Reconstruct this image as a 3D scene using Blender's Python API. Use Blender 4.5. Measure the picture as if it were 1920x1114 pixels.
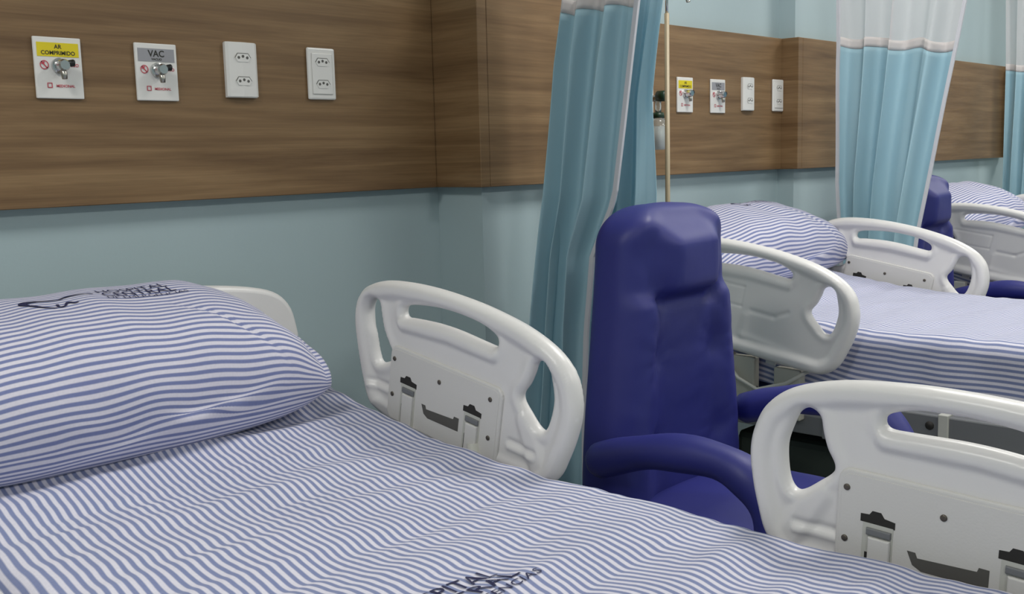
import bpy, bmesh, math, random
import numpy as np
from mathutils import Vector, Matrix, noise
from mathutils.bvhtree import BVHTree

for o in list(bpy.data.objects): bpy.data.objects.remove(o)
SC = bpy.context.scene
COL = SC.collection
PI = math.pi

# ------------------------------------------------------------------ camera
F_PX, YAW, PITCH, ROLL = 1989.33, .8153, .1326, -.025
fw = Vector((math.sin(YAW)*math.cos(PITCH), math.cos(YAW)*math.cos(PITCH), -math.sin(PITCH)))
rt = Vector((math.cos(YAW), -math.sin(YAW), 0)); up = rt.cross(fw)
rt, up = rt*math.cos(ROLL)+up*math.sin(ROLL), -rt*math.sin(ROLL)+up*math.cos(ROLL)
cam_data = bpy.data.cameras.new('camera')
cam_data.sensor_fit = 'HORIZONTAL'; cam_data.sensor_width = 36; cam_data.lens = F_PX*36/1920
cam_data.clip_start = .02
cam = bpy.data.objects.new('camera', cam_data); COL.objects.link(cam)
M = Matrix((rt, up, -fw)).transposed().to_4x4(); M.translation = Vector((0, -2.041, 1.2314))
cam.matrix_world = M
SC.camera = cam
cam_data.dof.use_dof = False

# ------------------------------------------------------------------ world, lights, exposure
w = bpy.data.worlds.new('world'); SC.world = w; w.use_nodes = True
w.node_tree.nodes['Background'].inputs[0].default_value = (.8, .88, 1, 1)
w.node_tree.nodes['Background'].inputs[1].default_value = .3
SC.view_settings.view_transform = 'Standard'; SC.view_settings.look = 'None'
SC.view_settings.gamma = 1; SC.view_settings.use_curve_mapping = False
SC.view_settings.exposure = 0.0
LAMPS = [(-.4, -1.05), (2.6, -1.05), (4.9, -1.05), (7.3, -1.05), (-.6, -3.4), (1.9, -3.4), (4.1, -3.4), (6.3, -3.4)]
LAMP_AT = ['over the nearest bed', 'over the middle bed', 'over the farthest bed', 'beyond the farthest bed', 'on the aisle side, first from the left', 'on the aisle side, second from the left', 'on the aisle side, third from the left', 'on the aisle side, fourth from the left']
LAMP_W = 22.5
WY = .034            # plaster plane; the panel face is y = 0
CEIL = 2.7
for i, (lx, ly) in enumerate(LAMPS):
    ld = bpy.data.lights.new('ceiling_lamp_light', 'AREA'); ld.shape = 'SQUARE'; ld.size = .56
    ld.energy = LAMP_W*(1.0 if ly > -3 else .9); ld.color = (1, .985, .95)
    lo = bpy.data.objects.new('ceiling_lamp_light', ld); COL.objects.link(lo); lo.location = (lx, ly, CEIL-.035)

# ------------------------------------------------------------------ helpers
def lin(c):
    return tuple(((v/255)/12.92 if v/255 <= .04045 else (((v/255)+.055)/1.055)**2.4) for v in c)+(1,)

class NT:
    def __init__(s, name):
        s.m = bpy.data.materials.new(name); s.m.use_nodes = True
        s.t = s.m.node_tree; s.b = s.t.nodes['Principled BSDF']; s.out = s.t.nodes['Material Output']
    def n(s, typ, **kw):
        x = s.t.nodes.new(typ)
        for k, v in kw.items():
            if k.startswith('i_'):
                key = k[2:]; x.inputs[int(key) if key.isdigit() else key].default_value = v
            else: setattr(x, k, v)
        return x
    def l(s, a, b): s.t.links.new(a, b)

def plain(name, rgb, rough=.5, metal=0, bump=0, bscale=60, vary=.03, spec=.5):
    k = NT(name); k.b.inputs['Roughness'].default_value = rough; k.b.inputs['Metallic'].default_value = metal
    k.b.inputs['Specular IOR Level'].default_value = spec
    tc = k.n('ShaderNodeTexCoord'); nz = k.n('ShaderNodeTexNoise', i_Scale=7.0, i_Detail=4.0)
    k.l(tc.outputs['Object'], nz.inputs['Vector'])
    mx = k.n('ShaderNodeMix', data_type='RGBA'); c = lin(rgb)
    mx.inputs[6].default_value = tuple(v*(1-vary) for v in c[:3])+(1,)
    mx.inputs[7].default_value = tuple(min(1, v*(1+vary)) for v in c[:3])+(1,)
    k.l(nz.outputs['Fac'], mx.inputs[0]); k.l(mx.outputs[2], k.b.inputs['Base Color'])
    if bump:
        n2 = k.n('ShaderNodeTexNoise', i_Scale=bscale, i_Detail=3.0); k.l(tc.outputs['Object'], n2.inputs['Vector'])
        bp = k.n('ShaderNodeBump', i_Strength=bump, i_Distance=.002)
        k.l(n2.outputs['Fac'], bp.inputs['Height']); k.l(bp.outputs['Normal'], k.b.inputs['Normal'])
    return k.m

def stripes(name, period, white, blue, duty=.5):
    """woven stripes running along U, repeating in V (metres)"""
    k = NT(name); k.b.inputs['Roughness'].default_value = .85; k.b.inputs['Specular IOR Level'].default_value = .2
    k.b.inputs['Sheen Weight'].default_value = .15
    uv = k.n('ShaderNodeUVMap'); uv.uv_map = 'UVMap'
    sp = k.n('ShaderNodeSeparateXYZ'); k.l(uv.outputs['UV'], sp.inputs[0])
    m1 = k.n('ShaderNodeMath', operation='MULTIPLY', i_1=2*PI/period); k.l(sp.outputs['Y'], m1.inputs[0])
    m2 = k.n('ShaderNodeMath', operation='SINE'); k.l(m1.outputs[0], m2.inputs[0])
    mr = k.n('ShaderNodeMapRange', i_1=-.45-(duty-.5)*2, i_2=.45-(duty-.5)*2, i_3=0.0, i_4=1.0); k.l(m2.outputs[0], mr.inputs[0])
    mx = k.n('ShaderNodeMix', data_type='RGBA'); mx.inputs[6].default_value = lin(white); mx.inputs[7].default_value = lin(blue)
    k.l(mr.outputs[0], mx.inputs[0])
    # slight yarn variation
    nz = k.n('ShaderNodeTexNoise', i_Scale=220.0, i_Detail=2.0); k.l(uv.outputs['UV'], nz.inputs['Vector'])
    m3 = k.n('ShaderNodeMapRange', i_1=0.0, i_2=1.0, i_3=.9, i_4=1.06); k.l(nz.outputs['Fac'], m3.inputs[0])
    mm = k.n('ShaderNodeMix', data_type='RGBA', blend_type='MULTIPLY'); mm.inputs[0].default_value = 1
    k.l(mx.outputs[2], mm.inputs[6]); k.l(m3.outputs[0], mm.inputs[7]); k.l(mm.outputs[2], k.b.inputs['Base Color'])
    return k.m

def wood():
    k = NT('wood_laminate'); k.b.inputs['Roughness'].default_value = .42; k.b.inputs['Specular IOR Level'].default_value = .35
    tc = k.n('ShaderNodeTexCoord'); gm = k.n('ShaderNodeNewGeometry')
    mp = k.n('ShaderNodeMapping'); mp.inputs['Scale'].default_value = (.9, .9, 16); k.l(gm.outputs['Position'], mp.inputs['Vector'])
    n1 = k.n('ShaderNodeTexNoise', i_Scale=1.6, i_Detail=6.0, i_Roughness=.6, i_Distortion=.35); k.l(mp.outputs[0], n1.inputs['Vector'])
    mp2 = k.n('ShaderNodeMapping'); mp2.inputs['Scale'].default_value = (1.6, 1.6, 120); k.l(gm.outputs['Position'], mp2.inputs['Vector'])
    n2 = k.n('ShaderNodeTexNoise', i_Scale=2.2, i_Detail=4.0, i_Roughness=.6); k.l(mp2.outputs[0], n2.inputs['Vector'])
    cr = k.n('ShaderNodeValToRGB'); k.l(n1.outputs['Fac'], cr.inputs[0])
    e = cr.color_ramp.elements
    e[0].position = .28; e[0].color = lin((100, 75, 50)); e[1].position = .74; e[1].color = lin((150, 122, 88))
    e2 = cr.color_ramp.elements.new(.5); e2.color = lin((126, 99, 69))
    m = k.n('ShaderNodeMapRange', i_1=.3, i_2=.7, i_3=.86, i_4=1.1); k.l(n2.outputs['Fac'], m.inputs[0])
    mm = k.n('ShaderNodeMix', data_type='RGBA', blend_type='MULTIPLY'); mm.inputs[0].default_value = 1
    k.l(cr.outputs[0], mm.inputs[6]); k.l(m.outputs[0], mm.inputs[7]); k.l(mm.outputs[2], k.b.inputs['Base Color'])
    return k.m

def cloth_mat(name, rgb, trans=0.0):
    k = NT(name); k.b.inputs['Roughness'].default_value = .6; k.b.inputs['Base Color'].default_value = lin(rgb)
    k.b.inputs['Specular IOR Level'].default_value = .3
    tc = k.n('ShaderNodeTexCoord'); n2 = k.n('ShaderNodeTexNoise', i_Scale=9.0, i_Detail=3.0); k.l(tc.outputs['Object'], n2.inputs['Vector'])
    bp = k.n('ShaderNodeBump', i_Strength=.25, i_Distance=.01); k.l(n2.outputs['Fac'], bp.inputs['Height']); k.l(bp.outputs['Normal'], k.b.inputs['Normal'])
    tl = k.n('ShaderNodeBsdfTranslucent'); tl.inputs[0].default_value = lin(rgb)
    ms = k.n('ShaderNodeMixShader'); ms.inputs[0].default_value = .2
    k.l(k.b.outputs[0], ms.inputs[1]); k.l(tl.outputs[0], ms.inputs[2])
    last = ms
    if trans:
        tr = k.n('ShaderNodeBsdfTransparent'); m2 = k.n('ShaderNodeMixShader'); m2.inputs[0].default_value = trans
        k.l(ms.outputs[0], m2.inputs[1]); k.l(tr.outputs[0], m2.inputs[2]); last = m2
    k.l(last.outputs[0], k.out.inputs[0])
    return k.m

def emit(name, rgb, s):
    k = NT(name); k.b.inputs['Emission Color'].default_value = lin(rgb); k.b.inputs['Emission Strength'].default_value = s
    k.b.inputs['Base Color'].default_value = lin(rgb); return k.m

MT = dict(
    wall=plain('wall_paint', (168, 186, 190), .55, bump=.08, bscale=120, vary=.02),
    wood=wood(), woodedge=plain('wood_edge_band', (112, 86, 58), .4),
    white=plain('white_plate_plastic', (226, 224, 220), .3, vary=.01),
    abs=plain('rail_plastic', (224, 222, 220), .33, bump=.05, bscale=300, vary=.015),
    abs2=plain('rail_cover_plastic', (214, 212, 208), .42, bump=.1, bscale=300, vary=.015),
    yellow=plain('yellow_label', (222, 202, 20), .45, vary=.01), grey=plain('grey_label', (150, 150, 155), .45, vary=.01),
    red=plain('red_print', (190, 60, 78), .5), black=plain('black_plastic', (22, 22, 22), .4),
    ink=plain('dark_ink', (38, 36, 30), .6), navy=plain('navy_print', (30, 32, 72), .7),
    chrome=plain('chrome', (205, 205, 205), .18, 1), steel=plain('brushed_steel', (170, 168, 160), .35, 1),
    screw=plain('screw_metal', (105, 98, 90), .45, .8), dark=plain('dark_cavity', (40, 38, 35), .7),
    slotgrey=plain('slot_grey', (88, 86, 82), .6), blue=plain('blue_vinyl', (38, 42, 118), .5, bump=.12, bscale=40, vary=.04),
    curtain=cloth_mat('curtain_blue', (182, 216, 228)), mesh=cloth_mat('curtain_mesh_white', (228, 224, 226), .42),
    band=cloth_mat('curtain_header_band', (232, 226, 224)), hem=cloth_mat('curtain_hem_white', (226, 226, 232)),
    floor=plain('vinyl_floor', (168, 170, 165), .35), ceil=plain('ceiling_paint', (232, 232, 228), .8),
    framegrey=plain('bed_frame_grey', (116, 118, 120), .45), framewhite=plain('bed_frame_white', (196, 196, 188), .4),
    beige=plain('actuator_beige', (186, 184, 172), .5), plinth=plain('bed_base_dark', (58, 66, 60), .55),
    redk=plain('red_lever', (140, 20, 18), .4), pole=plain('pole_beige', (158, 144, 118), .45, .15),
    green=plain('green_knob', (20, 50, 30), .4), glass=None, mat=plain('mattress_core', (70, 90, 140), .5),
    sheet=stripes('striped_sheet', .0145, (216, 214, 226), (124, 134, 172)),
    pillow=stripes('striped_pillowcase', .0134, (216, 213, 225), (118, 127, 170), .46),
    lampface=emit('lamp_diffuser', (255, 250, 240), 3.0), alu=plain('aluminium', (190, 190, 190), .3, .9))
g = NT('clear_plastic'); g.b.inputs['Transmission Weight'].default_value = .85; g.b.inputs['Base Color'].default_value = (.85, .93, .93, 1)
g.b.inputs['Roughness'].default_value = .1; MT['glass'] = g.m

def link(name, me, mat, parent=None, smooth=False):
    o = bpy.data.objects.new(name, me); COL.objects.link(o)
    if mat is not None and not me.materials: me.materials.append(mat)
    if smooth:
        me.polygons.foreach_set('use_smooth', [True]*len(me.polygons))
    if parent is not None: o.parent = parent
    return o

def fin(name, bm, mat, parent=None, smooth=False):
    bmesh.ops.recalc_face_normals(bm, faces=bm.faces)
    me = bpy.data.meshes.new(name); bm.to_mesh(me); bm.free()
    return link(name, me, mat, parent, smooth)

def tag(o, label=None, cat=None, group=None, kind=None):
    if label: o['label'] = label
    if cat: o['category'] = cat
    if group: o['group'] = group
    if kind: o['kind'] = kind
    return o

def empty(name, loc, label, cat, group=None, rz=0):
    o = bpy.data.objects.new(name, None); COL.objects.link(o); o.location = loc; o.rotation_euler = (0, 0, rz)
    o.empty_display_size = .1
    return tag(o, label, cat, group)

def add_box(bm, x0, x1, y0, y1, z0, z1, bev=0, seg=2, mtx=None):
    r = bmesh.ops.create_cube(bm, size=1)
    vs = r['verts']
    bmesh.ops.scale(bm, vec=(abs(x1-x0), abs(y1-y0), abs(z1-z0)), verts=vs)
    bmesh.ops.translate(bm, vec=((x0+x1)/2, (y0+y1)/2, (z0+z1)/2), verts=vs)
    if bev:
        es = list({e for v in vs for e in v.link_edges})
        r2 = bmesh.ops.bevel(bm, geom=es, offset=bev, segments=seg, affect='EDGES', profile=.5)
        vs = list({v for f in r2['faces'] for v in f.verts} | {v for v in vs if v.is_valid})
    if mtx is not None: bmesh.ops.transform(bm, matrix=mtx, verts=vs)
    return vs

def box(name, dims, mat, parent=None, bev=0, seg=2, mtx=None, smooth=False):
    bm = bmesh.new(); add_box(bm, *dims, bev=bev, seg=seg, mtx=mtx)
    return fin(name, bm, mat, parent, smooth)

def add_tube(bm, pts, rad, n=12, cap=True):
    pts = [Vector(p) for p in pts]; rads = rad if isinstance(rad, (list, tuple)) else [rad]*len(pts)
    rings = []; prev = None
    for i, p in enumerate(pts):
        t = (pts[min(i+1, len(pts)-1)]-pts[max(i-1, 0)]).normalized()
        if prev is None: a = t.orthogonal().normalized()
        else: a = (prev-t*prev.dot(t)).normalized()
        prev = a; b = t.cross(a)
        rings.append([bm.verts.new(p+(a*math.cos(2*PI*k/n)+b*math.sin(2*PI*k/n))*rads[i]) for k in range(n)])
    for r0, r1 in zip(rings, rings[1:]):
        for k in range(n): bm.faces.new((r0[k], r0[(k+1) % n], r1[(k+1) % n], r1[k]))
    if cap: bm.faces.new(rings[0][::-1]); bm.faces.new(rings[-1])

def tube(name, pts, rad, mat, parent=None, n=12):
    bm = bmesh.new(); add_tube(bm, pts, rad, n); o = fin(name, bm, mat, parent, True); return o

def prism(name, pts, z0, z1, mat, parent=None, axes=None, bev=0):
    """polygon pts in a,b plane, extruded z0..z1 ; axes maps (a,b,c)->xyz"""
    bm = bmesh.new(); A = axes or (lambda a, b, c: (a, b, c))
    lo = [bm.verts.new(A(p[0], p[1], z0)) for p in pts]; hi = [bm.verts.new(A(p[0], p[1], z1)) for p in pts]
    bm.faces.new(lo[::-1]); top = bm.faces.new(hi); n = len(pts)
    for i in range(n): bm.faces.new((lo[i], lo[(i+1) % n], hi[(i+1) % n], hi[i]))
    if bev: bmesh.ops.bevel(bm, geom=list(top.edges), offset=bev, segments=2, affect='EDGES', profile=.5)
    return fin(name, bm, mat, parent)

def catmull(pts, n=8, closed=True):
    out = []; N = len(pts); P = [np.array(p, float) for p in pts]
    for i in range(N if closed else N-1):
        if closed: a, b, c, d = P[i-1], P[i], P[(i+1) % N], P[(i+2) % N]
        else: a, b, c, d = P[max(i-1, 0)], P[i], P[i+1], P[min(i+2, N-1)]
        for k in range(n):
            t = k/n
            out.append(.5*((2*b)+(c-a)*t+(2*a-5*b+4*c-d)*t*t+(3*b-a-3*c+d)*t**3))
    if not closed: out.append(P[-1])
    return np.array(out)

def np_mesh(name, V, F, mat, parent=None, smooth=True, uv=None):
    me = bpy.data.meshes.new(name)
    me.from_pydata([tuple(v) for v in V], [], [tuple(f) for f in F])
    if uv is not None:
        ul = me.uv_layers.new(name='UVMap'); idx = np.empty(len(me.loops), int); me.loops.foreach_get('vertex_index', idx)
        ul.data.foreach_set('uv', np.asarray(uv, float)[idx].ravel())
    return link(name, me, mat, parent, smooth)

def grid_faces(nu, nv, wrap_u=False):
    F = []
    for i in range(nu if wrap_u else nu-1):
        for j in range(nv-1):
            a = i*nv+j; b = ((i+1) % nu)*nv+j
            F.append((a, b, b+1, a+1))
    return F

def sm(x, a, b):
    t = np.clip((x-a)/(b-a), 0, 1); return t*t*(3-2*t)

def text_mesh(name, body, size, mat, parent, fn, align='CENTER', bold=False):
    cu = bpy.data.curves.new('lettering', 'FONT'); cu.body = body; cu.size = size; cu.align_x = align; cu.resolution_u = 3
    if bold: cu.offset = size*.02
    to = bpy.data.objects.new('lettering', cu); COL.objects.link(to)
    dg = bpy.context.evaluated_depsgraph_get(); me = bpy.data.meshes.new_from_object(to.evaluated_get(dg))
    bpy.data.objects.remove(to)
    bm = bmesh.new(); bm.from_mesh(me); bmesh.ops.triangulate(bm, faces=bm.faces)
    for v in bm.verts: v.co = Vector(fn(v.co.x, v.co.y))
    me.name = name; bm.to_mesh(me); bm.free(); me.materials.clear()
    return link(name, me, mat, parent)

def copy_tree(o, parent=None):
    c = o.copy(); COL.objects.link(c)
    if parent is not None: c.parent = parent
    for ch in o.children: copy_tree(ch, c)
    return c

# ------------------------------------------------------------------ room shell
X0, X1, YF = -2.2, 8.6, -5.2
T = tag
T(box('floor', (X0, X1, YF, .16, -.1, 0), MT['floor']), 'pale grey vinyl floor', kind='structure')
T(box('ceiling', (X0, X1, YF, .16, CEIL, CEIL+.1), MT['ceil']), 'white ceiling', kind='structure')
wb = T(box('wall_back', (X0, X1, WY, .16, 0, CEIL), MT['wall']), 'pale teal painted wall behind the bed heads', kind='structure')
C1, C1E, D1 = 1.894, 2.62, .162       # pillar beside the nearest bed
C2, C2E, D2 = 3.685, 4.35, .068       # pillar beside the second bed
box('pillar', (C1+WY, C1E-WY, -D1+WY, WY, 0, CEIL), MT['wall'], wb)
box('pillar', (C2+WY, C2E-WY, -D2+WY, WY, 0, CEIL), MT['wall'], wb)
T(box('wall_left', (X0-.12, X0, YF, .16, 0, CEIL), MT['wall']), 'teal side wall', kind='structure')
T(box('wall_right', (X1, X1+.12, YF, .16, 0, CEIL), MT['wall']), 'teal side wall at the far end', kind='structure')
T(box('wall_front', (X0, X1, YF-.12, YF, 0, CEIL), MT['wall']), 'teal wall opposite the beds', kind='structure')
for nm, a, b in (('baseboard_back', X0, C1), ('baseboard_back', C1E, C2), ('baseboard_back', C2E, X1)):
    T(box(nm, (a, b, WY-.015, WY, 0, .09), MT['white'], bev=.003), 'white skirting board', kind='structure')
for i, (lx, ly) in enumerate(LAMPS):
    t = empty('ceiling_lamp', (lx, ly, CEIL), 'square ceiling light panel '+LAMP_AT[i], 'lamp', 'ceiling light panels')
    bm = bmesh.new()
    for a in (-1, 1):
        add_box(bm, a*.3-.015, a*.3+.015, -.315, .315, -.02, 0); add_box(bm, -.285, .285, a*.3-.015, a*.3+.015, -.02, 0)
    fin('frame', bm, MT['white'], t); box('diffuser', (-.285, .285, -.285, .285, -.012, -.004), MT['lampface'], t)

# ------------------------------------------------------------------ timber headwall panels
PT, PB, TH = 1.642, 1.154, .034
def panel(label, segs):
    t = empty('headwall_panel', (segs[0][0], 0, PB), label, 'wall panel', 'wooden headwall panels')
    ox = segs[0][0]
    for s in segs:
        x0, x1, y0, y1 = s[:4]
        box(s[4], (x0-ox, x1-ox, y0, y1, 0, PT-PB), MT['wood'], t, bev=.0015, seg=1)
    return t
e = .001
panel('wooden headwall panel above the nearest bed, wrapping the pillar', [(X0+.02, C1-e, 0, TH-e, 'board'), (C1, C1+TH-e, -D1, TH-e, 'return_board'), (C1+TH, C1E-TH-e, -D1, -D1+TH-e, 'pillar_board'), (C1E-TH, C1E, -D1, TH-e, 'return_board')])
panel('wooden headwall panel above the second bed, seen between the two curtains', [(C1E+e, C2-e, 0, TH-e, 'board'), (C2, C2+TH-e, -D2, TH-e, 'return_board'), (C2+TH, C2E-TH-e, -D2, -D2+TH-e, 'pillar_board'), (C2E-TH, C2E, -D2, TH-e, 'return_board')])
panel('wooden headwall panel above the farthest bed', [(C2E+e, 6.12, 0, TH-e, 'board'), (6.121, 6.121+TH, -.05, TH-e, 'end_board')])

# ------------------------------------------------------------------ plates on the panel
YP = -.0003
def gas_plate(cx, top, label, cz, group):
    yellow = top == 'air'
    t = empty('gas_outlet', (cx, YP, cz), label, 'gas outlet', group)
    W, H = .092, .115
    box('plate', (-W/2, W/2, -.006, 0, -H/2, H/2), MT['white'], t, bev=.002)
    f = lambda y: (lambda a, b: (a, y, b))
    box('label_strip', (-.040, .040, -.0068, -.0055, .021, .047), MT['yellow' if yellow else 'grey'], t)
    def tx(nm, s, sz, x, z, m, bold=True): text_mesh(nm, s, sz, MT[m], t, lambda a, b: (x+a, -.0072, z+b), bold=bold)
    if yellow: tx('lettering', 'AR', .011, 0, .036, 'ink'); tx('lettering', 'COMPRIMIDO', .0105, 0, .0245, 'ink')
    else: tx('lettering', 'VAC', .018, 0, .031, 'ink'); tx('lettering', 'VACUO', .0065, 0, .0235, 'ink')
    # red prohibition symbol
    bm = bmesh.new(); n = 24
    ring = lambda r: [bm.verts.new((-.028+r*math.cos(2*PI*k/n), -.0072, .005+r*math.sin(2*PI*k/n))) for k in range(n)]
    a, b = ring(.0085), ring(.0068)
    for k in range(n): bm.faces.new((a[k], a[(k+1) % n], b[(k+1) % n], b[k]))
    q = [(-.0345, .0105), (-.033, .012), (-.0215, -.0005), (-.023, -.002)]
    bm.faces.new([bm.verts.new((x, -.0072, z)) for x, z in q])
    q = [(-.033, .010), (-.027, .011), (-.028, .006), (-.033, .006)]
    bm.faces.new([bm.verts.new((x, -.0073, z)) for x, z in q])
    fin('prohibition_symbol', bm, MT['red'], t)
    tx('lettering', 'USO', .0085, .030, .003, 'red'); tx('lettering', 'MEDICINAL', .0070, .010, -.036, 'red')
    bm = bmesh.new()
    for d in ((-.025, -.0236, -.0375, -.028), (-.0168, -.0154, -.0375, -.028), (-.0236, -.0168, -.0293, -.028), (-.0236, -.0168, -.0375, -.0362)):
        add_box(bm, d[0], d[1], -.0072, -.0068, d[2], d[3])
    fin('square_symbol', bm, MT['red'], t)
    # valve
    bm = bmesh.new(); add_tube(bm, [(0, -.004, .004), (0, -.012, .004), (0, -.013, .004), (0, -.03, .004), (0, -.034, .004)], [.015, .015, .0115, .0115, .009], 20)
    v = fin('valve', bm, MT['chrome'], t, False)
    tube('outlet_nipple', [(0, -.02, .002), (0, -.026, -.014), (0, -.027, -.022)], [.007, .006, .005], MT['steel'], v)
    tube('knob', [(.008, -.02, .007), (.021, -.024, .009), (.023, -.0245, .009)], [.006, .007, .005], MT['black'], v)
    return t

def socket_plate(cx, kind, label, cz, group):
    t = empty('socket_plate', (cx, YP, cz), label, 'socket', group)
    W, H = .078, .118
    if kind == 'bulged':
        prof = [(-W/2, 0), (-W/2, -.008), (-W/2+.006, -.0115), (0, -.0145), (W/2-.006, -.0115), (W/2, -.008), (W/2, 0)]
        bm = bmesh.new(); lo = [bm.verts.new((x, y, -H/2)) for x, y in prof]; hi = [bm.verts.new((x, y, H/2)) for x, y in prof]
        bm.faces.new(lo); bm.faces.new(hi[::-1])
        for i in range(len(prof)): j = (i+1) % len(prof); bm.faces.new((lo[i], lo[j], hi[j], hi[i]))
        bmesh.ops.bevel(bm, geom=[e for e in bm.edges if abs(e.verts[0].co.z) > H/2-.001 and abs(e.verts[0].co.z-e.verts[1].co.z) < .001 and e.verts[0].co.y < -.004], offset=.002, segments=2, affect='EDGES')
        fin('plate', bm, MT['white'], t); y = -.0140
    else:
        box('plate', (-W/2, W/2, -.008, 0, -H/2, H/2), MT['white'], t, bev=.004)
        box('raised_frame', (-W/2+.01, W/2-.01, -.0105, -.0075, -H/2+.012, H/2-.012), MT['white'], t, bev=.002); y = -.0106
    for zz in (.026, -.024):
        pts = [(-.019, -.0), (-.013, .009), (.013, .009), (.019, 0), (.013, -.009), (-.013, -.009)]
        s = prism('socket_face', [(a, b+zz) for a, b in pts], y+.001, y-.0012, MT['white'], t, axes=lambda a, b, c: (a, c, b))
        bm = bmesh.new()
        for hx, hz in ((-.0105, 0), (0, .0028), (.0105, 0)):
            add_tube(bm, [(hx, y-.0008, zz+hz), (hx, y-.0018, zz+hz)], .0031, 12)
        for e0, e1 in zip(pts[:3], pts[1:4]): # rim shadow drawn as thin grey bars over the socket
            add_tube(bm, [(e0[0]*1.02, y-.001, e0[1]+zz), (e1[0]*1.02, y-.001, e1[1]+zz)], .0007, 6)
        fin('pin_holes_and_rim_shadow', bm, MT['slotgrey'], s)
    return t
ZP = 1.43
def outlets(dx, where, gz):
    gas_plate(.9182+dx, 'air', 'white gas outlet plate with yellow compressed-air label '+where, ZP-.0122, None)
    gas_plate(1.1204+dx, 'vac', 'white gas outlet plate with grey vacuum label '+where, ZP-.0122, None)
    socket_plate(1.3195+dx, 'bulged', 'white double socket plate with curved face, left one '+where, ZP, gz)
    socket_plate(1.5344+dx, 'flat', 'white flat-faced double socket plate, right one '+where, ZP, gz)
outlets(0, 'on the panel above the nearest bed', 'wall socket plates')
outlets(2.1108, 'on the panel above the second bed', 'wall socket plates')

# ------------------------------------------------------------------ bed rails (moulded plastic, closed organic mesh)
R_OUT = [(-.018, .045), (-.033, .10), (-.030, .145), (-.008, .176), (.04, .198), (.10, .211), (.18, .219), (.262, .221), (.34, .218), (.43, .207), (.50, .186), (.542, .157), (.562, .12), (.569, .08), (.563, .035), (.552, -.005), (.538, -.042), (.512, -.068), (.47, -.080), (.30, -.084), (.12, -.084), (.06, -.078), (.028, -.058), (.005, -.015)]
R_SLOT = [(.108, .148), (.112, .163), (.14, .173), (.20, .183), (.26, .187), (.32, .184), (.358, .174), (.368, .163), (.362, .152), (.33, .152), (.26, .155), (.20, .153), (.14, .146), (.117, .142)]
R_LH = [(.000, .128), (.008, .150), (.022, .157), (.036, .150), (.044, .128), (.055, .100), (.074, .074), (.088, .058), (.082, .044), (.062, .032), (.045, .030), (.032, .048), (.020, .080), (.007, .105)]
R_RH = [(.462, .150), (.478, .158), (.493, .150), (.504, .126), (.512, .096), (.509, .060), (.502, .040), (.492, .033), (.478, .038), (.458, .054), (.440, .070), (.436, .084), (.448, .105), (.456, .128)]
def sdist(P, poly):
    A = poly; B = np.roll(poly, -1, 0); d = B-A; L2 = (d**2).sum(1)
    best = np.full(len(P), 1e9); inside = np.zeros(len(P), bool)
    for i in range(len(A)):
        w_ = P-A[i]; t = np.clip((w_@d[i])/L2[i], 0, 1)
        best = np.minimum(best, ((w_-t[:, None]*d[i])**2).sum(1))
        c = (A[i, 1] > P[:, 1]) != (B[i, 1] > P[:, 1])
        if A[i, 1] != B[i, 1]:
            xi = A[i, 0]+(P[:, 1]-A[i, 1])*d[i, 0]/d[i, 1]; inside ^= c & (P[:, 0] < xi)
    best = np.sqrt(best); return np.where(inside, best, -best)
def seg_d(P, a, b):
    a = np.array(a); b = np.array(b); d = b-a; t = np.clip(((P-a)@d)/(d@d), 0, 1); return np.sqrt(((P-a-t[:, None]*d)**2).sum(1))

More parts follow.
